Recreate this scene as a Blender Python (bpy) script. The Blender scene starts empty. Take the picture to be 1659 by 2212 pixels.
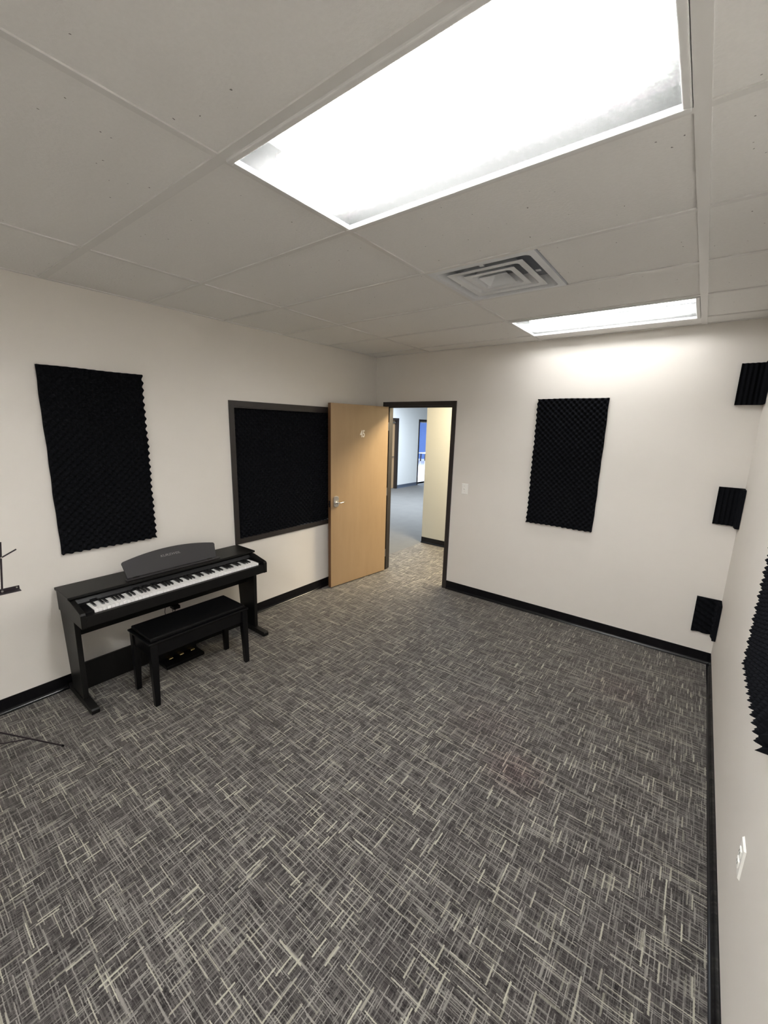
import bpy, math, random
import numpy as np
from mathutils import Matrix, Vector

random.seed(7)
scene = bpy.context.scene
COL = scene.collection

# ------------------------------------------------------------------ camera
W_PX, H_PX, F_PX = 1659, 2212, 883.22
cam_data = bpy.data.cameras.new('camera')
cam = bpy.data.objects.new('camera', cam_data)
COL.objects.link(cam)
cam_data.sensor_fit = 'VERTICAL'
cam_data.sensor_height = 36.0
cam_data.lens = F_PX * 36.0 / H_PX
cam_data.clip_start = 0.01
R = ((0.79126206, -0.59397978, -0.14523217),
     (0.61094019, 0.77789685, 0.14706657),
     (0.02562108, -0.20509637, 0.97840638))      # columns: right, forward, up
M = Matrix(((R[0][0], R[0][2], -R[0][1]), (R[1][0], R[1][2], -R[1][1]), (R[2][0], R[2][2], -R[2][1]))).to_4x4()
M.translation = Vector((3.34676, -4.15842, 1.89122))
cam.matrix_world = M
scene.camera = cam

# ------------------------------------------------------------------ world and exposure
world = bpy.data.worlds.new('world')
scene.world = world
world.use_nodes = True
world.node_tree.nodes['Background'].inputs[0].default_value = (0.6, 0.7, 0.9, 1)
world.node_tree.nodes['Background'].inputs[1].default_value = 0.02
vs = scene.view_settings
vs.view_transform = 'Standard'
vs.look = 'None'
vs.gamma = 1.0
vs.use_curve_mapping = False
vs.exposure = 1.85
TUBE_POWER = 42.0      # emission strength of the fluorescent tubes


def area_lamp(name, loc, size, power, color, rot=(0, 0, 0)):
    l = bpy.data.lights.new(name, 'AREA')
    l.shape = 'RECTANGLE'
    l.size, l.size_y = size
    l.energy = power
    l.color = color
    o = bpy.data.objects.new(name, l)
    o.location = loc
    o.rotation_euler = rot
    COL.objects.link(o)
    return o


area_lamp('hallway_lamp', (1.3, 0.85, 2.70), (1.2, 0.55), 44, (1.0, 0.85, 0.60))
area_lamp('open_office_daylight', (-2.2, 4.2, 2.70), (2.4, 2.4), 92, (0.80, 0.89, 1.0))
area_lamp('far_room_daylight', (-7.2, 10.5, 2.9), (3.0, 4.0), 190, (0.62, 0.78, 1.0))

H = 2.7232          # ceiling height
W = 3.6524          # room width
YB = -6.6           # wall behind the camera
T = 0.6096
Y0 = -0.24          # first ceiling grid line from the back wall
XF = 1.985          # left edge of the light fixtures
XR = XF + 2 * T
XA = 0.752


# ------------------------------------------------------------------ materials
class NT:
    def __init__(s, name):
        s.m = bpy.data.materials.new(name)
        s.m.use_nodes = True
        s.t = s.m.node_tree
        s.p = s.t.nodes['Principled BSDF']
        s.out = s.t.nodes['Material Output']

    def n(s, kind, **kw):
        x = s.t.nodes.new(kind)
        for k, v in kw.items():
            setattr(x, k, v)
        return x

    def link(s, a, b):
        s.t.links.new(a, b)

    def val(s, x, sock):
        if isinstance(x, (int, float)):
            sock.default_value = x
        else:
            s.link(x, sock)

    def math(s, op, a, b=0.0, c=None):
        x = s.n('ShaderNodeMath', operation=op)
        s.val(a, x.inputs[0])
        s.val(b, x.inputs[1])
        if c is not None:
            s.val(c, x.inputs[2])
        return x.outputs[0]

    def mixc(s, f, a, b, blend='MIX'):
        x = s.n('ShaderNodeMix', data_type='RGBA', blend_type=blend)
        s.val(f, x.inputs[0])
        for v, k in ((a, 6), (b, 7)):
            if isinstance(v, tuple):
                x.inputs[k].default_value = (*v, 1)
            else:
                s.link(v, x.inputs[k])
        return x.outputs[2]

    def noise(s, vec, scale, detail=2.0, rough=0.5):
        x = s.n('ShaderNodeTexNoise')
        x.inputs['Scale'].default_value = scale
        x.inputs['Detail'].default_value = detail
        x.inputs['Roughness'].default_value = rough
        if vec is not None:
            s.link(vec, x.inputs['Vector'])
        return x.outputs['Fac']

    def pos(s, scale=None):
        g = s.n('ShaderNodeNewGeometry')
        if scale is None:
            return g.outputs['Position']
        x = s.n('ShaderNodeMapping')
        x.inputs['Scale'].default_value = scale
        s.link(g.outputs['Position'], x.inputs['Vector'])
        return x.outputs['Vector']

    def bump(s, h, strength, dist):
        x = s.n('ShaderNodeBump')
        x.inputs['Strength'].default_value = strength
        x.inputs['Distance'].default_value = dist
        s.link(h, x.inputs['Height'])
        s.link(x.outputs[0], s.p.inputs['Normal'])


def plain(name, col, rough=0.6, metal=0.0, bump=None, spec=None, var=0.0):
    k = NT(name)
    k.p.inputs['Base Color'].default_value = (*col, 1)
    k.p.inputs['Roughness'].default_value = rough
    k.p.inputs['Metallic'].default_value = metal
    if spec is not None:
        k.p.inputs['Specular IOR Level'].default_value = spec
    if var:
        f = k.noise(k.pos(), 6.0, 3.0)
        k.link(k.mixc(f, tuple(c * (1 - var) for c in col), tuple(min(1, c * (1 + var)) for c in col)), k.p.inputs['Base Color'])
    if bump:
        sc, st, d = bump
        k.bump(k.noise(k.pos(), sc, 3.0), st, d)
    return k.m


wall_m = plain('painted_wall', (0.77, 0.735, 0.685), 0.55, bump=(140, 0.15, 0.0015), spec=0.3, var=0.015)
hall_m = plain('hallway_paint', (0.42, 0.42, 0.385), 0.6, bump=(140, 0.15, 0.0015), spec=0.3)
office_m = plain('office_paint', (0.72, 0.74, 0.74), 0.6, spec=0.3)
blue_m = plain('blue_paint', (0.16, 0.25, 0.52), 0.6, spec=0.3, var=0.05)
tile_floor_m = plain('pale_floor', (0.72, 0.66, 0.64), 0.35, var=0.05)
frame_m = plain('dark_bronze_frame_paint', (0.024, 0.0195, 0.018), 0.42, bump=(300, 0.1, 0.001))
base_m = plain('black_vinyl', (0.004, 0.004, 0.0055), 0.24, spec=0.35)
base_hall_m = plain('grey_vinyl', (0.08, 0.10, 0.14), 0.5)
grid_m = plain('ceiling_grid_paint', (0.73, 0.72, 0.70), 0.4)
foam_m = plain('black_foam', (0.0088, 0.0094, 0.0115), 1.0, spec=0.0)
foam_m.node_tree.nodes['Principled BSDF'].inputs['Sheen Weight'].default_value = 0.015
foam_m.node_tree.nodes['Principled BSDF'].inputs['Sheen Roughness'].default_value = 0.4
piano_m = plain('black_ash_laminate', (0.007, 0.0068, 0.0064), 0.42, bump=(260, 0.12, 0.0008), spec=0.2)
pianodark_m = plain('black_plastic', (0.004, 0.004, 0.0045), 0.35, spec=0.2)
rest_m = plain('charcoal_rest', (0.036, 0.0345, 0.036), 0.45, spec=0.4)
ivory_m = plain('white_key_plastic', (0.90, 0.89, 0.88), 0.3)
blackkey_m = plain('black_key_plastic', (0.012, 0.012, 0.012), 0.3)
brass_m = plain('brass', (0.75, 0.6, 0.3), 0.25, 1.0)
vinyl_m = plain('black_bench_vinyl', (0.004, 0.004, 0.0045), 0.36, bump=(220, 0.15, 0.001), spec=0.22)
lacquer_m = plain('black_lacquer', (0.0035, 0.0035, 0.004), 0.3, spec=0.25)
steel_m = plain('satin_steel', (0.62, 0.60, 0.56), 0.28, 1.0)
chrome_m = plain('chrome', (0.8, 0.79, 0.77), 0.12, 1.0)
plate_m = plain('white_plate', (0.88, 0.87, 0.83), 0.35)
stand_m = plain('black_wire', (0.018, 0.012, 0.016), 0.3)
white_m = plain('white_metal', (0.75, 0.75, 0.74), 0.4)
vent_m = plain('diffuser_enamel', (0.74, 0.755, 0.775), 0.45)
ventin_m = plain('diffuser_inside', (0.30, 0.32, 0.36), 0.6)
trough_m = plain('reflector_top_darkened', (0.25, 0.255, 0.25), 0.5, spec=0.1)  # darkened grey instead of white, keeps the lens from blowing out
troughside_m = plain('reflector_side_darkened', (0.006, 0.0065, 0.0063), 0.6, spec=0.1)  # shade put into near-black sides so the lens edge falls to grey
text_m = plain('number_vinyl', (0.85, 0.80, 0.72), 0.5)
logo_m = plain('grey_print', (0.22, 0.21, 0.20), 0.5)
logodim_m = plain('faint_print', (0.045, 0.043, 0.04), 0.5)
dark_m = plain('dark_recess', (0.01, 0.008, 0.006), 0.8)
dooredge_m = plain('door_edge_wood', (0.13, 0.06, 0.025), 0.55, var=0.2)
table_m = plain('table_top_laminate', (0.5, 0.5, 0.5), 0.4)


def tile_material():
    k = NT('ceiling_tile')
    f = k.noise(k.pos(), 90.0, 4.0, 0.6)
    v = k.n('ShaderNodeTexVoronoi')
    v.inputs['Scale'].default_value = 26.0
    wv = k.n('ShaderNodeVectorMath', operation='ADD')
    k.link(k.pos(), wv.inputs[0])
    nz = k.n('ShaderNodeTexNoise')
    nz.inputs['Scale'].default_value = 60
    k.link(k.pos(), nz.inputs['Vector'])
    sc = k.n('ShaderNodeVectorMath', operation='SCALE')
    sc.inputs['Scale'].default_value = 0.014
    k.link(nz.outputs['Color'], sc.inputs[0])
    k.link(sc.outputs[0], wv.inputs[1])
    k.link(wv.outputs[0], v.inputs['Vector'])
    pit = k.math('LESS_THAN', v.outputs['Distance'], 0.07)
    sep = k.n('ShaderNodeSeparateColor')
    k.link(v.outputs['Color'], sep.inputs[0])
    pit = k.math('MULTIPLY', pit, k.math('GREATER_THAN', sep.outputs[0], 0.72))
    base = k.mixc(f, (0.79, 0.78, 0.76), (0.86, 0.85, 0.83))
    k.link(k.mixc(pit, base, (0.28, 0.27, 0.26)), k.p.inputs['Base Color'])
    k.p.inputs['Roughness'].default_value = 0.95
    k.p.inputs['Specular IOR Level'].default_value = 0.1
    k.bump(k.math('SUBTRACT', f, pit), 0.35, 0.003)
    return k.m


def dash(k, u, v, w, L, thr, seed, soft=0.0):
    """1 inside random dashes w wide (across u) and L long (along v)."""
    iu = k.math('FLOOR', k.math('DIVIDE', u, w))
    wn = k.n('ShaderNodeTexWhiteNoise', noise_dimensions='2D')
    c = k.n('ShaderNodeCombineXYZ')
    k.val(iu, c.inputs[0])
    c.inputs[1].default_value = seed
    k.link(c.outputs[0], wn.inputs['Vector'])
    iv = k.math('FLOOR', k.math('ADD', k.math('DIVIDE', v, L), k.math('MULTIPLY', wn.outputs['Value'], 13.0)))
    c2 = k.n('ShaderNodeCombineXYZ')
    k.val(iu, c2.inputs[0])
    k.val(iv, c2.inputs[1])
    c2.inputs[2].default_value = seed + 3.3
    w2 = k.n('ShaderNodeTexWhiteNoise', noise_dimensions='3D')
    k.link(c2.outputs[0], w2.inputs['Vector'])
    if thr is None:
        return w2.outputs['Value']
    return k.math('GREATER_THAN', w2.outputs['Value'], thr)


def carpet_material():
    k = NT('crosshatch_carpet')
    p = k.pos()
    sep = k.n('ShaderNodeSeparateXYZ')
    k.link(p, sep.inputs[0])
    x, y = sep.outputs[0], sep.outputs[1]
    wob = k.math('MULTIPLY', k.math('SUBTRACT', k.noise(p, 120.0, 2.0), 0.5), 0.0045)
    wob2 = k.math('MULTIPLY', k.math('SUBTRACT', k.noise(p, 3.0, 1.0), 0.5), 0.004)
    ux = k.math('ADD', k.math('ADD', x, wob), wob2)
    uy = k.math('ADD', k.math('ADD', y, wob), wob2)
    a = dash(k, ux, y, 0.0055, 0.05, None, 1.0)
    b = dash(k, uy, x, 0.0042, 0.05, None, 2.0)
    blk = k.noise(p, 22.0, 2.0, 0.6)
    big = k.noise(p, 5.0, 3.0, 0.6)
    tone = k.math('ADD', k.math('MULTIPLY', a, 0.30), k.math('MULTIPLY', b, 0.30))
    tone = k.math('ADD', tone, k.math('MULTIPLY', blk, 0.5))
    tone = k.math('ADD', tone, k.math('MULTIPLY', big, 0.35))
    tone = k.math('SUBTRACT', tone, 0.33)
    base = k.mixc(tone, (0.004, 0.0034, 0.0039), (0.078, 0.070, 0.069))

    def soft(v, t):
        return k.math('MAXIMUM', k.math('DIVIDE', k.math('SUBTRACT', v, t), 1.0 - t), 0.0)
    fx = soft(dash(k, uy, x, 0.0022, 0.06, None, 21.0), 0.62)
    fy = soft(dash(k, ux, y, 0.0024, 0.045, None, 23.0), 0.62)
    c = k.mixc(k.math('MULTIPLY', k.math('MAXIMUM', fx, fy), 0.36), base, (0.20, 0.188, 0.178))
    thin_x = soft(dash(k, uy, x, 0.0030, 0.115, None, 5.0), 0.76)
    thin_y = soft(dash(k, ux, y, 0.0034, 0.075, None, 6.0), 0.78)
    c = k.mixc(k.math('MULTIPLY', k.math('MAXIMUM', thin_x, thin_y), 0.85), c, (0.265, 0.252, 0.232))
    fat_y = soft(dash(k, ux, y, 0.0060, 0.072, None, 9.0), 0.94)
    fat_x = soft(dash(k, uy, x, 0.0036, 0.12, None, 11.0), 0.94)
    c = k.mixc(k.math('MULTIPLY', k.math('MAXIMUM', fat_y, fat_x), 0.95), c, (0.40, 0.385, 0.315))
    # old reddish spill stains on the carpet
    for (sx, sy, r, s) in ((2.766, -2.122, 0.22, 0.55), (3.12, -0.88, 0.28, 0.35), (2.48, -1.85, 0.35, 0.25)):
        dx = k.math('SUBTRACT', x, sx)
        dy = k.math('SUBTRACT', y, sy)
        d = k.math('SQRT', k.math('ADD', k.math('MULTIPLY', dx, dx), k.math('MULTIPLY', dy, dy)))
        m = k.math('SUBTRACT', 1.0, k.math('DIVIDE', d, r))
        m = k.math('MULTIPLY', k.math('MAXIMUM', m, 0.0), k.math('MULTIPLY', blk, 2 * s))
        m = k.math('MINIMUM', m, 1.0)
        c = k.mixc(m, c, (0.78, 0.52, 0.56), 'MULTIPLY')
    k.link(c, k.p.inputs['Base Color'])
    k.p.inputs['Roughness'].default_value = 0.95
    k.p.inputs['Specular IOR Level'].default_value = 0.15
    k.p.inputs['Sheen Weight'].default_value = 0.45
    k.p.inputs['Sheen Roughness'].default_value = 0.45
    k.p.inputs['Sheen Tint'].default_value = (0.85, 0.80, 0.72, 1)
    k.bump(k.math('ADD', k.noise(p, 500.0, 2.0), tone), 0.3, 0.002)
    return k.m


def plain_carpet_material():
    k = NT('plain_grey_carpet')
    p = k.pos()
    f = k.noise(p, 4.0, 4.0, 0.7)
    g = k.noise(p, 200.0, 2.0)
    c = k.mixc(f, (0.105, 0.103, 0.098), (0.155, 0.152, 0.143))
    k.link(k.mixc(k.math('MULTIPLY', g, 0.4), c, (0.08, 0.085, 0.09)), k.p.inputs['Base Color'])
    k.p.inputs['Roughness'].default_value = 0.95
    k.bump(g, 0.3, 0.003)
    return k.m


def maple_material():
    k = NT('maple_veneer')
    f = k.noise(k.pos((14, 14, 1.6)), 1.0, 4.0, 0.6)
    g = k.noise(k.pos((160, 160, 5)), 1.0, 2.0, 0.5)
    h = k.noise(k.pos((5, 5, 2.2)), 1.0, 3.0, 0.6)
    c = k.mixc(f, (0.285, 0.185, 0.097), (0.385, 0.265, 0.15))
    c = k.mixc(k.math('MULTIPLY', g, 0.25), c, (0.27, 0.16, 0.075))
    c = k.mixc(k.math('MULTIPLY', h, 0.5), c, (0.44, 0.31, 0.18))
    k.link(c, k.p.inputs['Base Color'])
    k.p.inputs['Roughness'].default_value = 0.42
    return k.m


def lens_material():
    k = NT('prismatic_lens')
    k.t.nodes.remove(k.p)
    tr = k.n('ShaderNodeBsdfTransparent')
    tr.inputs[0].default_value = (0.95, 0.97, 0.96, 1)
    tl = k.n('ShaderNodeBsdfTranslucent')
    tl.inputs[0].default_value = (0.90, 0.93, 0.92, 1)
    gl = k.n('ShaderNodeBsdfDiffuse')
    gl.inputs[0].default_value = (0.75, 0.78, 0.77, 1)
    w = k.n('ShaderNodeTexVoronoi')
    w.inputs['Scale'].default_value = 170.0
    k.link(k.pos(), w.inputs['Vector'])
    b = k.n('ShaderNodeBump')
    b.inputs['Strength'].default_value = 0.5
    b.inputs['Distance'].default_value = 0.002
    k.link(w.outputs['Distance'], b.inputs['Height'])
    k.link(b.outputs[0], tl.inputs['Normal'])
    k.link(b.outputs[0], gl.inputs['Normal'])
    m1 = k.n('ShaderNodeMixShader')
    m1.inputs[0].default_value = 0.15
    k.link(tl.outputs[0], m1.inputs[1])
    k.link(gl.outputs[0], m1.inputs[2])
    m2 = k.n('ShaderNodeMixShader')
    lw = k.n('ShaderNodeLayerWeight')
    lw.inputs['Blend'].default_value = 0.5
    graze = k.math('POWER', lw.outputs['Facing'], 8.0)
    sc_ = k.math('MULTIPLY_ADD', w.outputs['Distance'], 0.045, 0.004)
    k.link(k.math('MULTIPLY_ADD', graze, 0.85, sc_), m2.inputs[0])
    k.link(tr.outputs[0], m2.inputs[1])
    k.link(m1.outputs[0], m2.inputs[2])
    k.link(m2.outputs[0], k.out.inputs['Surface'])
    return k.m


def emit_material(name, col, s):
    k = NT(name)
    k.p.inputs['Base Color'].default_value = (0.9, 0.9, 0.9, 1)
    k.p.inputs['Emission Color'].default_value = (*col, 1)
    k.p.inputs['Emission Strength'].default_value = s
    return k.m


tile_m = tile_material()
carpet_m = carpet_material()
plaincarpet_m = plain_carpet_material()
maple_m = maple_material()
lens_m = lens_material()
tube_m = emit_material('fluorescent_tube', (1.0, 0.95, 0.955), TUBE_POWER)

tubedim_m = emit_material('fluorescent_tube_dimmed', (1.0, 0.95, 0.955), TUBE_POWER * 0.22)  # same tubes, dimmed to take the hot spot off the back wall


# ------------------------------------------------------------------ mesh helpers
class MB:
    def __init__(s):
        s.v, s.f = [], []

    def add(s, vs_, fs):
        o = len(s.v)
        s.v += [tuple(map(float, p)) for p in vs_]
        s.f += [tuple(i + o for i in f) for f in fs]
        return s

    def box(s, x0, x1, y0, y1, z0, z1):
        v = [(x, y, z) for z in (z0, z1) for y in (y0, y1) for x in (x0, x1)]
        return s.add(v, [(0, 2, 3, 1), (4, 5, 7, 6), (0, 1, 5, 4), (2, 6, 7, 3), (0, 4, 6, 2), (1, 3, 7, 5)])

    def prism(s, poly, axis, a, b):
        """poly in the two other axes (cyclic order kept), extruded from a to b along axis."""
        n = len(poly)

        def mk(p, t):
            if axis == 0:
                return (t, p[0], p[1])
            if axis == 1:
                return (p[0], t, p[1])
            return (p[0], p[1], t)
        v = [mk(p, a) for p in poly] + [mk(p, b) for p in poly]
        f = [tuple(range(n))[::-1], tuple(range(n, 2 * n))]
        f += [(i, (i + 1) % n, n + (i + 1) % n, n + i) for i in range(n)]
        return s.add(v, f)

    def tube(s, pts, r, n=10, r2=None):
        pts = [Vector(p) for p in pts]
        rings = []
        for i, p in enumerate(pts):
            d = (pts[min(i + 1, len(pts) - 1)] - pts[max(i - 1, 0)]).normalized()
            u = d.orthogonal().normalized() if i == 0 else (u - d * u.dot(d)).normalized()
            w = d.cross(u)
            rr = r if r2 is None else r + (r2 - r) * i / (len(pts) - 1)
            rings.append([p + (u * math.cos(2 * math.pi * j / n) + w * math.sin(2 * math.pi * j / n)) * rr for j in range(n)])
        v = [q for rg in rings for q in rg]
        f = []
        for i in range(len(pts) - 1):
            for j in range(n):
                a, b = i * n + j, i * n + (j + 1) % n
                f.append((a, b, b + n, a + n))
        f.append(tuple(range(n))[::-1])
        f.append(tuple(range((len(pts) - 1) * n, len(pts) * n)))
        return s.add(v, f)

    def build(s, name, mat, parent=None, bevel=0.0, smooth=False, xf=None):
        v = s.v
        if xf is not None:
            v = [tuple(xf @ Vector(p)) for p in v]
        xs, ys, zs = zip(*v)
        o = Vector(((min(xs) + max(xs)) / 2, (min(ys) + max(ys)) / 2, min(zs)))
        me = bpy.data.meshes.new(name)
        me.from_pydata([(p[0] - o.x, p[1] - o.y, p[2] - o.z) for p in v], [], s.f)
        me.update()
        import bmesh
        bm = bmesh.new()
        bm.from_mesh(me)
        bmesh.ops.recalc_face_normals(bm, faces=bm.faces)
        bm.to_mesh(me)
        bm.free()
        if smooth:
            for p_ in me.polygons:
                p_.use_smooth = True
        me.materials.append(mat)
        ob = bpy.data.objects.new(name, me)
        COL.objects.link(ob)
        place(ob, o, parent)
        if bevel:
            b = ob.modifiers.new('bevel', 'BEVEL')
            b.width = bevel
            b.segments = 2
            b.limit_method = 'ANGLE'
        return ob


WORLD = {}


def place(ob, o, parent):
    WORLD[ob.name] = Vector(o)
    if parent is not None:
        ob.parent = parent
        ob.location = Vector(o) - WORLD[parent.name]
    else:
        ob.location = o


def thing(name, label, cat, loc, group=None):
    o = bpy.data.objects.new(name, None)
    o.empty_display_size = 0.05
    COL.objects.link(o)
    place(o, Vector(loc), None)
    return tag(o, label, cat, group)


def tag(o, label=None, cat=None, group=None, kind=None):
    if label:
        o['label'] = label
    if cat:
        o['category'] = cat
    if group:
        o['group'] = group
    if kind:
        o['kind'] = kind
    return o


def struct(o, label=None):
    o['kind'] = 'structure'
    if label:
        o['label'] = label
    return o


def box(name, mat, x0, x1, y0, y1, z0, z1, parent=None, bevel=0.0, xf=None):
    return MB().box(x0, x1, y0, y1, z0, z1).build(name, mat, parent, bevel, xf=xf)


def text_mesh(name, body, mat, parent, size_h, size_w, mw, depth=0.0006, boldness=0.012):
    cu = bpy.data.curves.new(name, 'FONT')
    cu.body = body
    cu.align_x = 'CENTER'
    cu.align_y = 'CENTER'
    cu.extrude = 0.01
    cu.offset = boldness
    tmp = bpy.data.objects.new(name + '_src', cu)
    COL.objects.link(tmp)
    dg = bpy.context.evaluated_depsgraph_get()
    me = bpy.data.meshes.new_from_object(tmp.evaluated_get(dg))
    bpy.data.objects.remove(tmp)
    xs = [v.co.x for v in me.vertices]
    ys = [v.co.y for v in me.vertices]
    sx = size_w / (max(xs) - min(xs))
    sy = size_h / (max(ys) - min(ys))
    cx, cy = (max(xs) + min(xs)) / 2, (max(ys) + min(ys)) / 2
    mb = MB()
    mb.add([tuple(mw @ Vector(((v.co.x - cx) * sx, (v.co.y - cy) * sy, (v.co.z + 0.01) / 0.02 * depth))) for v in me.vertices],
           [tuple(p.vertices) for p in me.polygons])
    bpy.data.meshes.remove(me)
    return mb.build(name, mat, parent)


# ------------------------------------------------------------------ the room shell
DL, DR, DH = 0.176, 1.090, 2.134       # door opening
WY0, WY1, WZ0, WZ1 = -2.067, -0.52, 0.765, 2.081   # window frame, outer
FW = 0.048

struct(box('floor', carpet_m, -0.165, W + 0.12, YB, 1.60, -0.05, 0.0))
struct(box('floor_hallway', plaincarpet_m, -4.4, -0.165, -1.2, 12.0, -0.05, 0.0))
# left wall with the window opening
wl = MB()
wi0, wi1, wz0, wz1 = WY0 + 0.02, WY1 - 0.02, WZ0 + 0.02, WZ1 - 0.02
wl.box(-0.12, 0, YB, wi0, 0, H).box(-0.12, 0, wi1, 0.0, 0, H)
wl.box(-0.12, 0, wi0, wi1, 0, wz0).box(-0.12, 0, wi0, wi1, wz1, H)
struct(wl.build('wall_left', wall_m))
wb = MB()
wb.box(-0.12, DL - 0.03, 0, 0.12, 0, H).box(DR + 0.03, W + 0.12, 0, 0.12, 0, H).box(DL - 0.03, DR + 0.03, 0, 0.12, DH + 0.03, H)
struct(wb.build('wall_back', wall_m))
struct(box('wall_right', wall_m, W, W + 0.12, YB, 0.0, 0, H))
struct(box('wall_front', wall_m, -0.12, W + 0.12, YB - 0.12, YB, 0, H))

# ceiling tiles, with openings for the fixtures and the vent
YL = [Y0 - i * T for i in range(11)]           # grid lines along X
ybounds = [0.0] + [y for y in YL if y > YB] + [YB]
xbounds = [0.0, XA, XF, XR, W]


def fixture_cell(i, j):
    """i index of column in xbounds, j index of row in ybounds"""
    return i == 2 and j in (1, 5, 9)


cl = MB()
for j in range(len(ybounds) - 1):
    ya, yb = ybounds[j + 1], ybounds[j]
    for i in range(4):
        xa, xb = xbounds[i], xbounds[i + 1]
        if fixture_cell(i, j):
            continue
        if i == 2 and j == 3:                 # vent occupies the left half
            cl.box(xa + T, xb, ya, yb, H + 0.002, H + 0.018)
            continue
        if i == 0 and j == 5:                 # a tile that sits slightly out of its bay
            cl.box(xa, xb - 0.024, ya, yb, H + 0.002, H + 0.018)
            continue
        cl.box(xa, xb, ya, yb, H + 0.002, H + 0.018)
struct(cl.build('ceiling', tile_m))
gr = MB()
for n_, y in enumerate(YL):
    if y > YB:
        w_ = 0.019 if n_ == 5 else 0.012
        gr.box(0, W, y - w_, y + w_, H - 0.0035, H + 0.0025)
gr.box(XA - 0.011, XA + 0.013, YB, 0, H - 0.0033, H + 0.0023)
gr.box(XF - 0.012, XF + 0.012, YB, 0, H - 0.0033, H + 0.0023)
gr.box(XR - 0.004, XR + 0.034, YB, 0, H - 0.0042, H + 0.0027)
struct(gr.build('trim_1', grid_m), 'white metal grid holding the ceiling tiles')
an = MB()
for (a, b, c, d) in ((0, 0.022, YB, 0), (W - 0.022, W, YB, 0), (0, W, -0.022, 0), (0, W, YB, YB + 0.022)):
    an.box(a, b, c, d, H - 0.003, H + 0.002)
struct(an.build('trim_2', grid_m), 'white wall angle around the edge of the ceiling')


def cove(name, pts, nrm, z1=0.1016, mat=base_m):
    """cove base along a straight run: profile with a small toe"""
    (xa, ya), (xb, yb) = pts
    prof = [(0, 0), (0.019, 0.0), (0.0188, 0.002), (0.0150, 0.0045), (0.0115, 0.0075), (0.0085, 0.0115), (0.0062, 0.0165), (0.0045, 0.022), (0.0037, 0.028), (0.0035, z1 - 0.002), (0.0025, z1), (0, z1)]
    mb = MB()
    n = len(prof)
    v = [(xa + nrm[0] * p[0], ya + nrm[1] * p[0], p[1]) for p in prof] + [(xb + nrm[0] * p[0], yb + nrm[1] * p[0], p[1]) for p in prof]
    f = [tuple(range(n))[::-1], tuple(range(n, 2 * n))] + [(i, (i + 1) % n, n + (i + 1) % n, n + i) for i in range(n)]
    mb.add(v, f)
    return struct(mb.build(name, mat))


cove('baseboard_left', ((0, YB), (0, -0.0)), (1, 0))
cove('baseboard_back', ((DR + 0.049, 0), (W, 0)), (0, -1))
cove('baseboard_right', ((W, YB), (W, 0)), (-1, 0))

# door frame
fr = MB()
FT = 0.014
for (a, b) in ((DL - 0.0508, DL), (DR, DR + 0.0508)):
    fr.box(a, b, -FT, 0.0, 0, DH + 0.0508)
    fr.box(a, b, 0.12, 0.12 + FT, 0, DH + 0.0508)
fr.box(DL, DR, -FT, 0.0, DH, DH + 0.0508).box(DL, DR, 0.12, 0.12 + FT, DH, DH + 0.0508)
fr.box(DL - 0.029, DL, 0.0, 0.12, 0, DH).box(DR, DR + 0.029, 0.0, 0.12, 0, DH).box(DL - 0.029, DR + 0.029, 0.0, 0.12, DH, DH + 0.029)
fr.box(DL, DL + 0.016, 0.036, 0.085, 0, DH - 0.016).box(DR - 0.016, DR, 0.036, 0.085, 0, DH - 0.016).box(DL, DR, 0.036, 0.085, DH - 0.016, DH)
struct(fr.build('trim_3', frame_m, bevel=0.0015), 'dark bronze metal frame of the open doorway')

# the open door leaf: local u from hinge to free edge, w thickness away from the room side, z up
hp = Vector((0.2124, -0.012, 0.0))
fp = Vector((0.110, -0.9145, 0.0))
ud = (fp - hp).normalized()
wd = Vector((ud.y, -ud.x, 0))          # points towards the left wall
if wd.x > 0:
    wd = -wd
DXF = Matrix(((ud.x, wd.x, 0, hp.x), (ud.y, wd.y, 0, hp.y), (0, 0, 1, 0), (0, 0, 0, 1)))
door = struct(box('door_1', maple_m, 0, 0.908, 0.0008, 0.0438, 0.012, 2.126, xf=DXF), 'open maple veneer door numbered 45')
box('door_edge', dooredge_m, 0.907, 0.9095, 0.0, 0.0446, 0.012, 2.126, door, xf=DXF)
plate = MB()
pl = []
cu_, cz_ = 0.835, 1.036
for t in range(0, 181, 15):
    a = math.radians(t)
    pl.append((cu_ + 0.036 * math.cos(a), cz_ + 0.042 + 0.022 * math.sin(a)))
for t in range(180, 361, 15):
    a = math.radians(t)
    pl.append((cu_ + 0.036 * math.cos(a), cz_ - 0.042 + 0.022 * math.sin(a)))
pl = [(p[0], p[1]) for p in pl]
mbp = MB().prism(pl, 1, -0.011, 0.002)
lock = mbp.build('lock_plate', steel_m, door, bevel=0.003, xf=DXF)
MB().tube([(cu_, -0.011, cz_ - 0.012), (cu_, -0.022, cz_ - 0.012)], 0.026, 20).tube([(cu_, -0.022, cz_ - 0.012), (cu_, -0.058, cz_ - 0.012)], 0.010, 14).build('handle_rose', steel_m, lock, smooth=False, xf=DXF)
MB().tube([(cu_ + 0.008, -0.054, cz_ - 0.012), (cu_ - 0.02, -0.057, cz_ - 0.012), (cu_ - 0.06, -0.056, cz_ - 0.010), (cu_ - 0.094, -0.050, cz_ - 0.008)], 0.0075, 12, 0.005).build('lever_handle', steel_m, lock, smooth=True, xf=DXF)
lp = box('latch_hole', dark_m, 0.909, 0.9105, 0.008, 0.036, 0.975, 1.050, door, xf=DXF)  # dark hole around the latch, its shade painted as a flat patch
MB().tube([(0.9105, 0.022, 1.012), (0.918, 0.022, 1.012)], 0.008, 12).build('latch_bolt', chrome_m, lp, xf=DXF)
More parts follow.
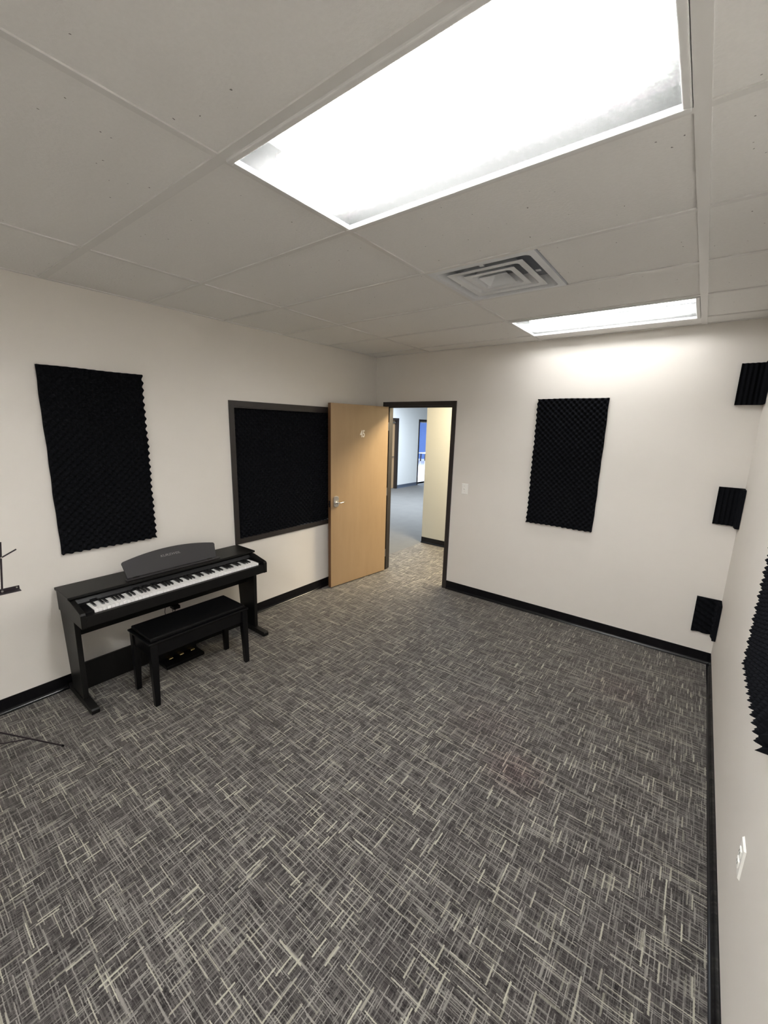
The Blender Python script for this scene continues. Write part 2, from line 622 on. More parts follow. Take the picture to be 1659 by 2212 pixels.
for hz in (0.25, 1.07, 1.89):
    hg = MB().tube([(-0.0045, 0.0, hz - 0.05), (-0.0045, 0.0, hz + 0.05)], 0.0042, 10)
    hg.build('hinge', steel_m, door, xf=DXF)
nm = Matrix.Identity(4)
cu2 = 0.437
org = DXF @ Vector((cu2, -0.0008, 1.800))
nx = -ud
nz = -wd
nm = Matrix(((nx.x, 0, nz.x, org.x), (nx.y, 0, nz.y, org.y), (nx.z, 1, nz.z, org.z), (0, 0, 0, 1)))
text_mesh('door_number', '45', text_m, door, 0.084, 0.074, nm, boldness=0.035)

# window in the left wall, frame only half hidden by the door; glass behind the foam
wf = MB()
wf.box(0, 0.014, WY0, WY0 + FW, WZ0, WZ1).box(0, 0.014, WY1 - FW, WY1, WZ0, WZ1)
wf.box(0, 0.014, WY0 + FW, WY1 - FW, WZ0, WZ0 + FW).box(0, 0.014, WY0 + FW, WY1 - FW, WZ1 - FW, WZ1)
wf.box(-0.12, 0, wi0, WY0 + FW - 0.006, wz0, wz1).box(-0.12, 0, WY1 - FW + 0.006, wi1, wz0, wz1)
wf.box(-0.12, 0, WY0 + FW - 0.006, WY1 - FW + 0.006, wz0, WZ0 + FW - 0.006).box(-0.12, 0, WY0 + FW - 0.006, WY1 - FW + 0.006, WZ1 - FW + 0.006, wz1)
win = struct(wf.build('window_1', frame_m, bevel=0.0015), 'dark bronze framed interior window blocked with black foam')
gk = NT('window_glass')
gk.p.inputs['Roughness'].default_value = 0.02
gk.p.inputs['Transmission Weight'].default_value = 1.0
gk.p.inputs['IOR'].default_value = 1.45
box('window_glass', gk.m, -0.062, -0.056, WY0 + FW - 0.005, WY1 - FW + 0.005, WZ0 + FW - 0.005, WZ1 - FW + 0.005, win)
sl = MB()
sl.box(-0.020, 0.006, WY0 + FW - 0.005, WY1 - FW + 0.005, WZ1 - FW - 0.014, WZ1 - FW + 0.004)
sl.build('window_stop', frame_m, win, bevel=0.001)


# ------------------------------------------------------------------ acoustic foam
def foam_panel(name, origin, eu, ev, en, wu, wv, label, group=None, base=0.016, amp=0.030, pitch=0.0508, res=8, warp=0.0, seed=0, edge_lift=0.0):
    """convoluted foam sheet: origin at one corner on the wall, eu/ev along it, en out of it"""
    rng = random.Random(seed)
    eu, ev, en, origin = map(Vector, (eu, ev, en, origin))
    nu, nv = int(round(wu / pitch * res)), int(round(wv / pitch * res))
    u = np.linspace(0, wu, nu + 1)
    v = np.linspace(0, wv, nv + 1)
    U, V = np.meshgrid(u, v, indexing='ij')
    c = np.cos(2 * np.pi * U / pitch) * np.cos(2 * np.pi * V / pitch)
    h = base + amp * ((c + 1) / 2) ** 1.25
    a1, a2, a3 = rng.random() * 6, rng.random() * 6, rng.random() * 6
    lift = warp * (np.sin(V * 3.1 + a1) * 0.5 + np.sin(U * 5.3 + a2) * 0.5)
    jit = 0.0014 * np.sin(V * 11 + a3) + 0.0012 * np.sin(V * 29 + a1)
    jit2 = 0.0014 * np.sin(U * 13 + a2)
    h = h + lift * (h / (base + amp))
    Uo = U + jit
    Vo = V + jit2
    front = origin + Vector((0, 0, 0))
    P = []
    o = np.array(origin)
    A, B, C = np.array(eu), np.array(ev), np.array(en)
    F = o + Uo[..., None] * A + Vo[..., None] * B + h[..., None] * C
    K = o + Uo[..., None] * A + Vo[..., None] * B + 0.0012 * C
    n1, n2 = nu + 1, nv + 1
    verts = F.reshape(-1, 3).tolist()
    idx = lambda i, j: i * n2 + j
    faces = [(idx(i, j), idx(i + 1, j), idx(i + 1, j + 1), idx(i, j + 1)) for i in range(nu) for j in range(nv)]
    # border walls and back face
    ring = [(i, 0) for i in range(nu)] + [(nu, j) for j in range(nv)] + [(i, nv) for i in range(nu, 0, -1)] + [(0, j) for j in range(nv, 0, -1)]
    o2 = len(verts)
    verts += [K[i, j].tolist() for i, j in ring]
    m = len(ring)
    for t in range(m):
        t2 = (t + 1) % m
        faces.append((idx(*ring[t]), idx(*ring[t2]), o2 + t2, o2 + t))
    faces.append(tuple(range(o2, o2 + m)))
    ob = MB().add(verts, faces).build(name, foam_m)
    tag(ob, label, 'acoustic foam', group)
    return ob


GP = 'acoustic foam panels on the walls'
foam_panel('foam_panel', (0.0, -3.378, 0.985), (0, 1, 0), (0, 0, 1), (1, 0, 0), 0.607, 1.228,
           'tall black egg crate foam panel on the left wall above the digital piano', GP, warp=0.004, seed=2)
foam_panel('foam_panel', (2.026, 0.0, 0.972), (1, 0, 0), (0, 0, 1), (0, -1, 0), 0.612, 1.214,
           'tall black egg crate foam panel on the back wall right of the light switch', GP, seed=5)
foam_panel('foam_panel', (W, -2.600, 0.95), (0, 1, 0), (0, 0, 1), (-1, 0, 0), 0.612, 1.219,
           'black egg crate foam panel cut off by the right edge of the picture', GP, seed=8)
foam_panel('foam_panel', (-0.050, WY0 + FW - 0.004, WZ0 + FW - 0.003), (0, 1, 0), (0, 0, 1), (1, 0, 0), WY1 - WY0 - 2 * FW + 0.008, WZ1 - WZ0 - 2 * FW - 0.006,
           'black egg crate foam filling the framed window behind the open door', GP, base=0.012, amp=0.028, seed=11)


def corner_foam(z0, z1, x0, y1, mode, label):
    """square foam tile folded into the corner of the back and right wall"""
    L1, L2 = W - x0, y1
    ns, nz_ = 56, 48
    t0 = 0.026
    verts, faces = [], []
    inner, outer = [], []
    r = 0.022
    # path of the inner face: along the back wall, round the corner, along the right wall
    a_end = (W - t0 - r)
    segA = a_end - x0
    segC = math.pi / 2 * r
    segB = L2 - t0 - r
    tot = segA + segC + segB

    def path(s):
        if s < segA:
            return (x0 + s, -t0), (0, -1)
        if s < segA + segC:
            a = (s - segA) / r
            cx, cy = W - t0 - r, -t0 - r
            return (cx + r * math.sin(a), cy + r * math.cos(a)), (-math.sin(a), -math.cos(a))
        q = s - segA - segC
        return (W - t0, -t0 - r - q), (-1, 0)
    for i in range(ns + 1):
        s = tot * i / ns
        (px, py), (nx_, ny_) = path(s)
        for j in range(nz_ + 1):
            z = z0 + (z1 - z0) * j / nz_
            if mode == 'ridge':
                h = 0.0065 * math.cos(2 * math.pi * s / 0.030)
            else:
                h = 0.0115 * math.cos(2 * math.pi * (s * 0.55 + (z - z0)) / 0.050) * (0.7 + 0.3 * math.cos(2 * math.pi * (s - z * 0.6) / 0.05))
            fade = min(1.0, (tot - s) / 0.03 + 0.15)
            verts.append((px + nx_ * h * fade, py + ny_ * h * fade, z))
    n2 = nz_ + 1
    o2 = len(verts)
    for i in range(ns + 1):
        s = tot * i / ns
        (px, py), _ = path(s)
        if s < segA + segC / 2:
            q = (min(px if s < segA else px + (W - 0.0015 - px) * (s - segA) / (segC / 2), W - 0.0015), -0.0015)
        else:
            yy = py if s > segA + segC else (-0.0015 + (py + 0.0015) * (s - segA - segC / 2) / (segC / 2))
            q = (W - 0.0015, yy)
        for j in range(nz_ + 1):
            z = z0 + (z1 - z0) * j / nz_
            verts.append((q[0], q[1], z))
    for i in range(ns):
        for j in range(nz_):
            a, b, c, d = i * n2 + j, (i + 1) * n2 + j, (i + 1) * n2 + j + 1, i * n2 + j + 1
            faces += [(a, b, c, d), (o2 + d, o2 + c, o2 + b, o2 + a)]
        for j in (0, nz_):
            a, b = i * n2 + j, (i + 1) * n2 + j
            faces.append((a, b, o2 + b, o2 + a))
    for i in (0, ns):
        for j in range(nz_):
            a, b = i * n2 + j, i * n2 + j + 1
            faces.append((a, b, o2 + b, o2 + a))
    return tag(MB().add(verts, faces).build('corner_foam', foam_m), label, 'acoustic foam', 'small foam squares in the right corner')


corner_foam(2.116, 2.414, 3.488, 0.152, 'ridge', 'small black ribbed foam square highest in the right corner')
corner_foam(1.198, 1.494, 3.494, 0.152, 'ridge', 'small black ribbed foam square in the middle of the right corner')
corner_foam(0.272, 0.574, 3.490, 0.152, 'egg', 'small black diagonally ridged foam square low in the corner above the baseboard')

# ------------------------------------------------------------------ switch and outlet
t = thing('light_switch', 'white toggle light switch on the back wall right of the doorway', 'light switch', (1.302, 0, 1.168))
pp = MB()
a, b, c, d = 1.264, 1.341, 1.168, 1.288
v = [(a, 0, c), (b, 0, c), (b, 0, d), (a, 0, d), (a + .005, -.006, c + .005), (b - .005, -.006, c + .005), (b - .005, -.006, d - .005), (a + .005, -.006, d - .005)]
pp.add(v, [(0, 1, 5, 4), (1, 2, 6, 5), (2, 3, 7, 6), (3, 0, 4, 7), (4, 5, 6, 7), (3, 2, 1, 0)])
pp.build('cover_plate', plate_m, t)
MB().add([(1.297, -.006, 1.217), (1.308, -.006, 1.217), (1.308, -.006, 1.239), (1.297, -.006, 1.239),
          (1.298, -.019, 1.234), (1.307, -.019, 1.234), (1.307, -.017, 1.242), (1.298, -.017, 1.242)],
         [(0, 1, 5, 4), (1, 2, 6, 5), (2, 3, 7, 6), (3, 0, 4, 7), (4, 5, 6, 7), (3, 2, 1, 0)]).build('toggle', plate_m, t)
for z in (1.198, 1.258):
    MB().tube([(1.3025, -.0058, z), (1.3025, -.0072, z)], 0.0028, 10).build('screw', steel_m, t)

t = thing('wall_outlet', 'white electrical outlet low on the right wall', 'outlet', (W, -2.52, 0.44))
pp = MB()
a, b, c, d = -2.558, -2.486, 0.440, 0.556
v = [(W, a, c), (W, b, c), (W, b, d), (W, a, d), (W - .006, a + .004, c + .004), (W - .006, b - .004, c + .004), (W - .006, b - .004, d - .004), (W - .006, a + .004, d - .004)]
pp.add(v, [(0, 1, 5, 4), (1, 2, 6, 5), (2, 3, 7, 6), (3, 0, 4, 7), (4, 5, 6, 7), (3, 2, 1, 0)])
op = pp.build('cover_plate', plate_m, t)
for z in (0.478, 0.518):
    s_ = box('socket', plate_m, W - 0.010, W - 0.005, -2.537, -2.507, z - 0.014, z + 0.014, t, bevel=0.002)
    box('slot', dark_m, W - 0.0105, W - 0.0098, -2.530, -2.528, z - 0.004, z + 0.006, s_)
    box('slot', dark_m, W - 0.0105, W - 0.0098, -2.517, -2.515, z - 0.004, z + 0.006, s_)


# ------------------------------------------------------------------ ceiling lights
def ceiling_light(ya, yb, label, tmat=None):
    t = thing('ceiling_light', label, 'ceiling light', ((XF + XR) / 2, (ya + yb) / 2, H), 'fluorescent troffers in the ceiling')
    x0, x1, y0, y1 = XF + 0.010, XR - 0.006, ya + 0.010, yb - 0.010
    hs = MB()
    z1 = H + 0.125
    hs.box(x0, x1, y0, y1, z1, z1 + 0.002)
    hs.build('housing', trough_m, t)
    hs = MB()
    hs.box(x0, x0 + 0.002, y0, y1, H + 0.004, z1).box(x1 - 0.002, x1, y0, y1, H + 0.004, z1)
    hs.box(x0, x1, y0, y0 + 0.002, H + 0.004, z1).box(x0, x1, y1 - 0.002, y1, H + 0.004, z1)
    hs.build('housing_side', troughside_m, t)
    fm = MB()
    w = 0.020
    for (a, b, c, d) in ((x0, x1, y0, y0 + w), (x0, x1, y1 - w, y1), (x0, x0 + w, y0 + w, y1 - w), (x1 - w, x1, y0 + w, y1 - w)):
        fm.box(a, b, c, d, H - 0.012, H + 0.006)
    fm.build('frame', white_m, t, bevel=0.003)
    ln = box('lens', lens_m, x0 + w, x1 - w, y0 + w, y1 - w, H - 0.004, H - 0.001, t)
    cy = (ya + yb) / 2
    for dy in (-0.10, 0.0, 0.10):
        MB().tube([(x0 + 0.03, cy + dy, H + 0.075), (x1 - 0.03, cy + dy, H + 0.075)], 0.013, 12).build('fluorescent_tube', tmat or tube_m, t)
    return t


ceiling_light(YL[5], YL[4], 'large fluorescent troffer overhead, nearest the camera')
ceiling_light(YL[1], YL[0], 'fluorescent troffer farther off, beside the back wall', tubedim_m)
ceiling_light(YL[9], YL[8], 'added unseen fluorescent troffer behind the camera, brightening the near walls')  # added fixture, out of view, lifts the light on the near walls

# ------------------------------------------------------------------ air vent
vx0, vx1, vy0, vy1 = XF, XF + T, YL[3], YL[2]
vt = thing('ceiling_vent', 'white square louvred air diffuser in the ceiling between the two lights', 'air vent', ((vx0 + vx1) / 2, (vy0 + vy1) / 2, H))
vcx, vcy = (vx0 + vx1) / 2, (vy0 + vy1) / 2


def rsq(s, z, r=0.0, n=6):
    pts = []
    if r <= 0:
        return [(vcx + a * s, vcy + b * s, z) for a, b in ((-1, -1), (1, -1), (1, 1), (-1, 1))]
    for k_, (a, b) in enumerate(((1, 1), (-1, 1), (-1, -1), (1, -1))):
        for q in range(n + 1):
            an_ = math.radians(90 * k_ + 90 * q / n)
            pts.append((vcx + a * (s - r) + r * math.cos(an_), vcy + b * (s - r) + r * math.sin(an_), z))
    return pts


fp_ = MB()
n_ = 28


def ringsurf(mb, a, b):
    o = len(mb.v)
    m = len(a)
    mb.v += a + b
    mb.f += [(o + i, o + (i + 1) % m, o + m + (i + 1) % m, o + m + i) for i in range(m)]


HS = T / 2 - 0.010
ringsurf(fp_, rsq(HS, H - 0.003, 0.002), rsq(0.262, H - 0.006, 0.03))
ringsurf(fp_, rsq(0.262, H - 0.006, 0.03), rsq(0.235, H + 0.06, 0.05))
ringsurf(fp_, rsq(0.235, H + 0.06, 0.05), rsq(HS, H + 0.062, 0.002))
ringsurf(fp_, rsq(HS, H + 0.062, 0.002), rsq(HS, H - 0.003, 0.002))
fp_.build('outer_frame', vent_m, vt)
bk = MB()
bk.add(rsq(0.236, H + 0.058, 0.05), [tuple(range(28))])
bk.add(rsq(0.236, H + 0.064, 0.05), [tuple(range(28))])
bk.build('duct_throat', ventin_m, vt)
for s_, lip, up in ((0.212, 0.034, 0.135), (0.143, 0.030, 0.078), (0.080, 0.0, 0.022)):
    zl, zu = H - 0.005, H + 0.046
    rr = 0.035 if up > 0.05 else 0.004
    prof = [(s_, zl, 0.003)]
    if lip:
        prof.append((s_ - lip, zl + 0.002, 0.02))
    prof += [(up, zu, rr), (up + 0.003, zu + 0.002, rr)]
    if lip:
        prof.append((s_ - lip + 0.003, zl + 0.005, 0.02))
    prof.append((s_, zl + 0.003, 0.003))
    lv = MB()
    for a_, b_ in zip(prof, prof[1:] + prof[:1]):
        ringsurf(lv, rsq(a_[0], a_[1], a_[2]), rsq(b_[0], b_[1], b_[2]))
    if s_ < 0.1:
        lv.add(rsq(up, zu, 0.004), [tuple(range(28))])
    lv.build('louvre', vent_m, vt)
for a_, b_ in ((-1, 0), (1, 0), (0, -1), (0, 1)):
    MB().box(vcx + a_ * 0.224 - 0.012, vcx + a_ * 0.224 + 0.012, vcy + b_ * 0.224 - 0.012, vcy + b_ * 0.224 + 0.012, H + 0.004, H + 0.0065).build('louvre_clip', vent_m, vt)

# ------------------------------------------------------------------ digital piano
PY0, PY1 = -3.440, -2.066
pn = thing('digital_piano', 'black digital piano with 88 keys standing against the left wall', 'piano', (0.24, (PY0 + PY1) / 2, 0))
cheek = [(0.022, 0.61), (0.472, 0.61), (0.474, 0.698), (0.464, 0.710), (0.300, 0.744), (0.022, 0.750)]
for (a, b) in ((PY0, PY0 + 0.03), (PY1 - 0.03, PY1)):
    MB().prism(cheek, 1, a, b).build('side_cheek', piano_m, pn, bevel=0.002)
iy0, iy1 = PY0 + 0.03, PY1 - 0.03
MB().box(0.018, 0.294, PY0 - 0.008, PY1 + 0.008, 0.7525, 0.770).build('top_lid', piano_m, pn, bevel=0.003)
MB().prism([(0.022, 0.675), (0.286, 0.675), (0.286, 0.712), (0.262, 0.7520), (0.022, 0.7520)], 1, iy0, iy1).build('control_panel', pianodark_m, pn)
for y in (-3.31, -3.05, -2.99, -2.93):
    box('control_button', pianodark_m, 0.280, 0.292, y - 0.02, y + 0.02, 0.714, 0.720, pn, bevel=0.001)
box('key_bed', piano_m, 0.022, 0.440, iy0, iy1, 0.6105, 0.6745, pn)
box('key_slip', piano_m, 0.440, 0.470, iy0, iy1, 0.6115, 0.684, pn, bevel=0.002)
KY0, KY1 = -3.352, -2.122
box('key_block', pianodark_m, 0.2865, 0.439, iy0, KY0 - 0.002, 0.675, 0.700, pn, bevel=0.002)
box('key_block', pianodark_m, 0.2865, 0.439, KY1 + 0.002, iy1, 0.675, 0.700, pn, bevel=0.002)
kw = (KY1 - KY0) / 52
names = 'ABCDEFG'
wk = bk_ = None
for i in range(52):
    yc = KY0 + kw * (i + 0.5)
    if wk is None:
        wk = box('white_key', ivory_m, 0.287, 0.4335, yc - kw / 2 + 0.0006, yc + kw / 2 - 0.0006, 0.680, 0.700, pn, bevel=0.0012)
    else:
        c_ = wk.copy()
        COL.objects.link(c_)
        c_.location.y = yc - WORLD[pn.name].y
    if names[i % 7] in 'ACDFG' and i < 51:
        yb_ = KY0 + kw * (i + 1)
        if bk_ is None:
            bk_ = MB().prism([(0.287, 0.7005), (0.381, 0.7005), (0.374, 0.7115), (0.287, 0.7125)], 1, yb_ - 0.0058, yb_ + 0.0058).build('black_key', blackkey_m, pn, bevel=0.0012)
        else:
            c_ = bk_.copy()
            COL.objects.link(c_)
            c_.location.y = yb_ - WORLD[pn.name].y
# stand
for (a, b) in ((PY0 + 0.001, PY0 + 0.032), (PY1 - 0.032, PY1 - 0.001)):
    MB().prism([(0.050, 0.6095), (0.318, 0.6095), (0.306, 0.046), (0.100, 0.046)], 1, a, b).build('leg', piano_m, pn, bevel=0.0015)
for (a, b) in ((PY0 - 0.004, PY0 + 0.042), (PY1 - 0.044, PY1 + 0.002)):
    MB().prism([(0.022, 0), (0.455, 0), (0.460, 0.008), (0.460, 0.030), (0.450, 0.040), (0.200, 0.0455), (0.022, 0.0455)], 1, a, b).build('foot', piano_m, pn, bevel=0.002)
box('back_panel', piano_m, 0.102, 0.118, PY0 + 0.032, PY1 - 0.032, 0.003, 0.205, pn)
box('rear_rail', piano_m, 0.180, 0.196, PY0 + 0.032, PY1 - 0.032, 0.455, 0.6100, pn)
pb = MB().box(0.1185, 0.322, -2.905, -2.600, 0.0, 0.026)
pb.box(0.1185, 0.195, -2.905, -2.600, 0.026, 0.095)
pbo = pb.build('pedal_box', pianodark_m, pn, bevel=0.003)
for y in (-2.844, -2.759, -2.670):
    pdl = MB()
    prof = [(0.195, 0.052), (0.225, 0.052), (0.250, 0.056), (0.262, 0.060), (0.270, 0.057), (0.272, 0.050), (0.262, 0.046), (0.225, 0.044), (0.195, 0.044)]
    pdl.prism(prof, 1, y - 0.016, y + 0.016)
    pdl.build('pedal', brass_m, pn, bevel=0.003)
hb = box('headphone_box', pianodark_m, 0.165, 0.230, -2.775, -2.722, 0.428, 0.4545, pn, bevel=0.003)


def cable(pts, parent):
    return MB().tube(pts, 0.0022, 8).build('cable', pianodark_m, parent, smooth=True)


cable([(0.19, -2.820, 0.456), (0.188, -2.826, 0.42), (0.185, -2.820, 0.38), (0.15, -2.82, 0.28), (0.125, -2.81, 0.206)], pn)
cable([(0.19, -2.768, 0.430), (0.187, -2.766, 0.41), (0.182, -2.758, 0.38), (0.15, -2.77, 0.28), (0.125, -2.78, 0.206)], pn)
cable([(0.20, -2.745, 0.430), (0.196, -2.749, 0.41), (0.185, -2.757, 0.385), (0.155, -2.762, 0.28), (0.125, -2.765, 0.206)], pn)
# music rest: shape in (y, t) then leaned back
RB = Vector((0.226, 0, 0.778))
RT = Vector((0.168, 0, 0.930))
rd = (RT - RB).normalized()
rl = (RT - RB).length
rnrm = Vector((rd.z, 0, -rd.x))
yc = (-3.073 - 2.394) / 2
half_b, half_t = 0.3395, 0.357
out = [(-half_b, 0.0), (half_b, 0.0)]
side_t = rl * 0.74
out.append((half_t - 0.004, side_t - 0.022))
for q in range(5):
    a = math.radians(-10 + 85 * q / 4)
    out.append((half_t - 0.022 + 0.020 * math.cos(a), side_t - 0.014 + 0.018 * math.sin(a)))
for q in range(1, 24):
    x_ = (half_t - 0.022) * (1 - 2 * q / 24)
    out.append((x_, side_t + 0.004 + (rl - side_t - 0.004) * (1 - (x_ / (half_t - 0.02)) ** 2)))
for q in range(5):
    a = math.radians(105 + 85 * q / 4)
    out.append((-half_t + 0.022 + 0.020 * math.cos(a), side_t - 0.014 + 0.018 * math.sin(a)))
out.append((-half_t + 0.004, side_t - 0.022))
rv = []
for dn in (0.0, 0.012):
    rv += [tuple(Vector((0, yc + p[0], 0)) + RB + rd * p[1] - rnrm * dn) for p in out]
m_ = len(out)
mr = MB().add(rv, [tuple(range(m_)), tuple(range(m_, 2 * m_))[::-1]] + [(i, (i + 1) % m_, m_ + (i + 1) % m_, m_ + i) for i in range(m_)])
rest = mr.build('music_rest', rest_m, pn, bevel=0.0015)
rest['label'] = 'charcoal arched music rest'
lc = Vector((0, -2.744, 0)) + RB + rd * 0.105 + rnrm * 0.0004
lm = Matrix(((0, rd.x, rnrm.x, lc.x), (1, rd.y, rnrm.y, lc.y), (0, rd.z, rnrm.z, lc.z), (0, 0, 0, 1)))
text_mesh('logo', 'KURZWEIL', logo_m, rest, 0.017, 0.150, lm, 0.0004)
# ledge in front of the rest
lg = MB().box(0.222, 0.262, -3.090, -2.375, 0.7702, 0.7755).box(0.256, 0.262, -3.090, -2.375, 0.7755, 0.780)
lg.build('rest_ledge', rest_m, pn, bevel=0.001)
for y in (-3.02, -2.455):
    box('rest_notch', dark_m, 0.224, 0.248, y - 0.02, y + 0.02, 0.7755, 0.7775, pn)  # notches below the rest, their shade put in as thin dark boxes

# ------------------------------------------------------------------ bench
bn = thing('piano_bench', 'black piano bench with padded lid tucked in front of the piano', 'bench', (0.527, -2.785, 0))
box('top_board', lacquer_m, 0.358, 0.692, -3.157, -2.413, 0.448, 0.462, bn, bevel=0.004)
box('padded_seat', vinyl_m, 0.374, 0.676, -3.138, -2.432, 0.462, 0.488, bn, bevel=0.007)
ap = MB()
ap.box(0.374, 0.390, -3.140, -2.430, 0.355, 0.448).box(0.662, 0.678, -3.140, -2.430, 0.355, 0.448)
ap.box(0.390, 0.662, -3.140, -3.124, 0.355, 0.448).box(0.390, 0.662, -2.446, -2.430, 0.355, 0.448)
ap.build('apron', lacquer_m, bn, bevel=0.0015)
for (x_, sx) in ((0.366, 1), (0.690, -1)):
    for (y_, sy) in ((-3.148, 1), (-2.422, -1)):
        a0, a1, b0 = 0.046, 0.046, 0.033
        mb = MB()
        vv = []
        for (z_, s_) in ((0, b0), (0.355, a0), (0.448, a1)):
            vv += [(x_, y_, z_), (x_ + sx * s_, y_, z_), (x_ + sx * s_, y_ + sy * s_, z_), (x_, y_ + sy * s_, z_)]
        ff = [(0, 1, 2, 3), (8, 9, 10, 11)]
        for k_ in (0, 4):
            ff += [(k_ + i, k_ + (i + 1) % 4, k_ + 4 + (i + 1) % 4, k_ + 4 + i) for i in range(4)]
        mb.add(vv, ff).build('leg', lacquer_m, bn, bevel=0.002)

# ------------------------------------------------------------------ folding music stand
SX, SY = 0.62, -3.95
ms = thing('music_stand', 'black folding wire music stand at the left edge of the picture', 'music stand', (SX, SY, 0))
MB().tube([(SX, SY, 0.10), (SX, SY, 0.98)], 0.008, 12).build('pole', stand_m, ms, smooth=True)
MB().tube([(SX, SY, 0.285), (SX, SY, 0.325)], 0.014, 12).build('collar', stand_m, ms)
MB().tube([(SX, SY, 0.190), (SX, SY, 0.215)], 0.012, 12).build('collar', stand_m, ms)
legdir = Vector((0.006, 0.309, 0)).normalized()
for k_ in range(3):
    a = math.radians(120 * k_)
    d_ = Vector((legdir.x * math.cos(a) - legdir.y * math.sin(a), legdir.x * math.sin(a) + legdir.y * math.cos(a), 0))
    tip = Vector((SX, SY, 0.004)) + d_ * 0.309
    top = Vector((SX, SY, 0.302)) + d_ * 0.012
    lg_ = MB().tube([top, tip], 0.0042, 8).build('leg', stand_m, ms)
    MB().tube([tip + (top - tip) * 0.03, tip - (top - tip) * 0.002], 0.0062, 8).build('rubber_foot', pianodark_m, lg_)
    midp = tip + (top - tip) * 0.46
    MB().tube([Vector((SX, SY, 0.205)) + d_ * 0.010, midp], 0.0034, 8).build('strut', stand_m, ms)
DX = 0.60
dk = MB().box(DX - 0.002, DX + 0.034, -4.187, -3.713, 1.000, 1.004).box(DX - 0.003, DX, -4.187, -3.713, 1.000, 1.022)
dk.build('ledge', stand_m, ms, bevel=0.001)
box('desk_plate', stand_m, DX + 0.0, DX + 0.003, -3.99, -3.91, 0.96, 1.12, ms)
for sg in (-1, 1):
    MB().tube([(DX + 0.004, SY + sg * 0.167, 1.006), (DX + 0.004, SY + sg * 0.192, 1.268)], 0.0044, 8).build('side_bar', stand_m, ms)
    MB().tube([(DX + 0.008, SY + sg * 0.0, 1.095), (DX + 0.008, SY + sg * 0.247, 1.219)], 0.0036, 8).build('page_arm', stand_m, ms)
    MB().tube([(DX + 0.010, SY + sg * 0.167, 1.012), (DX + 0.0125, SY + sg * 0.167, 1.012)], 0.005, 8).build('rivet', steel_m, ms)
    MB().tube([(DX + 0.010, SY + sg * 0.185, 1.188), (DX + 0.0135, SY + sg * 0.185, 1.188)], 0.004, 8).build('rivet', steel_m, ms)
    MB().tube([(DX, SY + sg * 0.226, 1.014), (DX + 0.003, SY + sg * 0.226, 1.014)], 0.004, 8).build('rivet', steel_m, ms)

# ------------------------------------------------------------------ beyond the doorway
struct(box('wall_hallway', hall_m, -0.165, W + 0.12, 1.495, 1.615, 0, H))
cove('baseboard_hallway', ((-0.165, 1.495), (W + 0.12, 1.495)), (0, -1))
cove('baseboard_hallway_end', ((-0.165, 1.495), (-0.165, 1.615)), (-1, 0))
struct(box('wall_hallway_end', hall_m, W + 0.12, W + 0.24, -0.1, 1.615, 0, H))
FX = -4.046
A0, A1, B0, B1 = 5.18, 6.095, 7.31, 8.22     # two door openings in the far wall
wz = MB()
wz.box(FX - 0.14, FX, -1.2, A0, 0, H).box(FX - 0.14, FX, A1, B0, 0, H).box(FX - 0.14, FX, B1, 12.0, 0, H)
wz.box(FX - 0.14, FX, A0, A1, 2.10, H).box(FX - 0.14, FX, B0, B1, 2.10, H)
struct(wz.build('wall_far', office_m))
struct(box('wall_office_near', office_m, FX, -0.12, -1.32, -1.2, 0, H))
struct(box('wall_office_side', office_m, -0.06, 0.06, 1.615, 12.0, 0, H))
struct(box('wall_office_end', office_m, FX, 0.06, 12.0, 12.12, 0, H))
ch = MB().box(-4.4, -0.12, -1.32, 12.12, H, H + 0.02).box(-0.12, W + 0.24, 0.12, 12.12, H, H + 0.02)
struct(ch.build('ceiling_hallway', tile_m))
cove('baseboard_far', ((FX, A1 + 0.05), (FX, B0 - 0.04)), (1, 0), mat=base_hall_m)
f2 = MB()
for (a, b) in ((A0, A1), (B0, B1)):
    for (c, d) in ((a - 0.05, a), (b, b + 0.05)):
        f2.box(FX, FX + 0.014, c, d, 0, 2.14)
    f2.box(FX, FX + 0.014, a, b, 2.09, 2.14)
    f2.box(FX - 0.14, FX, a - 0.0, a + 0.02, 0, 2.09).box(FX - 0.14, FX, b - 0.02, b, 0, 2.09).box(FX - 0.14, FX, a, b, 2.07, 2.09)
struct(f2.build('trim_4', frame_m), 'dark frames of the two far doorways')
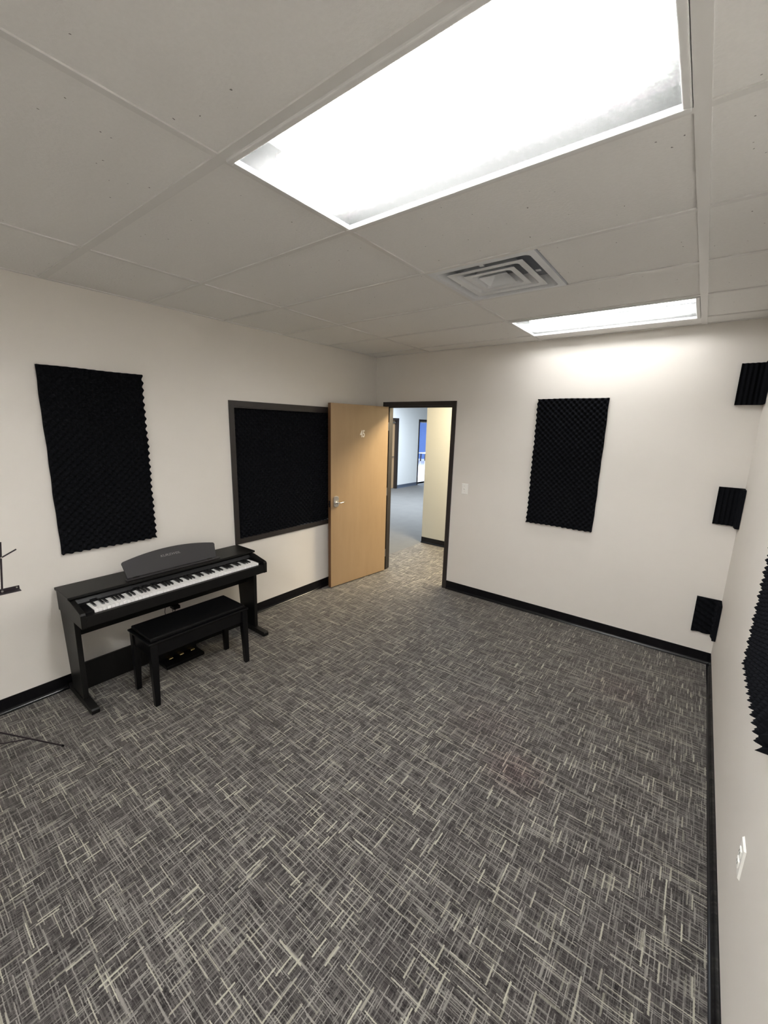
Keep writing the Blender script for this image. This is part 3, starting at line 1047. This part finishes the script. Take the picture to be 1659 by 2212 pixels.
d2 = struct(box('door_2', maple_m, FX - 0.130, FX - 0.086, A0 + 0.022, A1 - 0.022, 0.01, 2.068), 'closed wooden door at the far end of the hallway')
MB().tube([(FX - 0.086, A1 - 0.10, 0.99), (FX - 0.036, A1 - 0.10, 0.99)], 0.012, 10).tube([(FX - 0.040, A1 - 0.10, 0.99), (FX - 0.040, A1 - 0.21, 0.985)], 0.010, 10).build('lever_handle', steel_m, d2)
box('door_closer', steel_m, FX - 0.086, FX - 0.030, A1 - 0.36, A1 - 0.06, 1.985, 2.035, d2, bevel=0.004)
clz = MB().box(FX - 0.03, FX + 0.03, B0 + 0.02, B0 + 0.30, 2.045, 2.075).tube([(FX, B0 + 0.10, 2.05), (FX + 0.02, B0 + 0.75, 2.05)], 0.012, 8)
tag(clz.build('door_closer', steel_m), 'metal door closer arm over the far doorway to the blue room', 'door closer')
# blue room
struct(box('floor_blue_room', tile_floor_m, -13.0, FX - 0.14, 5.0, 16.2, -0.05, 0.0))
struct(box('wall_blue', blue_m, -13.0, -1.5, 15.9, 16.0, 0, 3.0))
struct(box('wall_blue_left', blue_m, -13.1, -13.0, 5.0, 16.0, 0, 3.0))
struct(box('wall_blue_near', office_m, -13.0, FX - 0.14, 4.9, 5.0, 0, 3.0))
struct(box('ceiling_blue_room', tile_m, -13.0, FX - 0.14, 5.0, 16.0, 3.0, 3.05))
struct(box('baseboard_blue_room', white_m, -13.0, FX - 0.2, 15.885, 15.9, 0, 0.12))
tb = thing('side_table', 'small table with black and chrome legs standing in the far blue room', 'table', (-6.10, 11.30, 0))
box('table_top', table_m, -6.47, -5.75, 11.0, 11.6, 0.775, 0.80, tb, bevel=0.004)
for (x_, y_) in ((-6.36, 11.12), (-5.86, 11.12), (-6.36, 11.48), (-5.86, 11.48)):
    lg2 = MB().tube([(x_, y_, 0.775), (x_ - 0.02, y_, 0.44)], 0.028, 10).build('leg', stand_m, tb)
    MB().tube([(x_ - 0.02, y_, 0.45), (x_ - 0.055, y_, 0.0)], 0.014, 10).build('leg_tube', chrome_m, lg2)
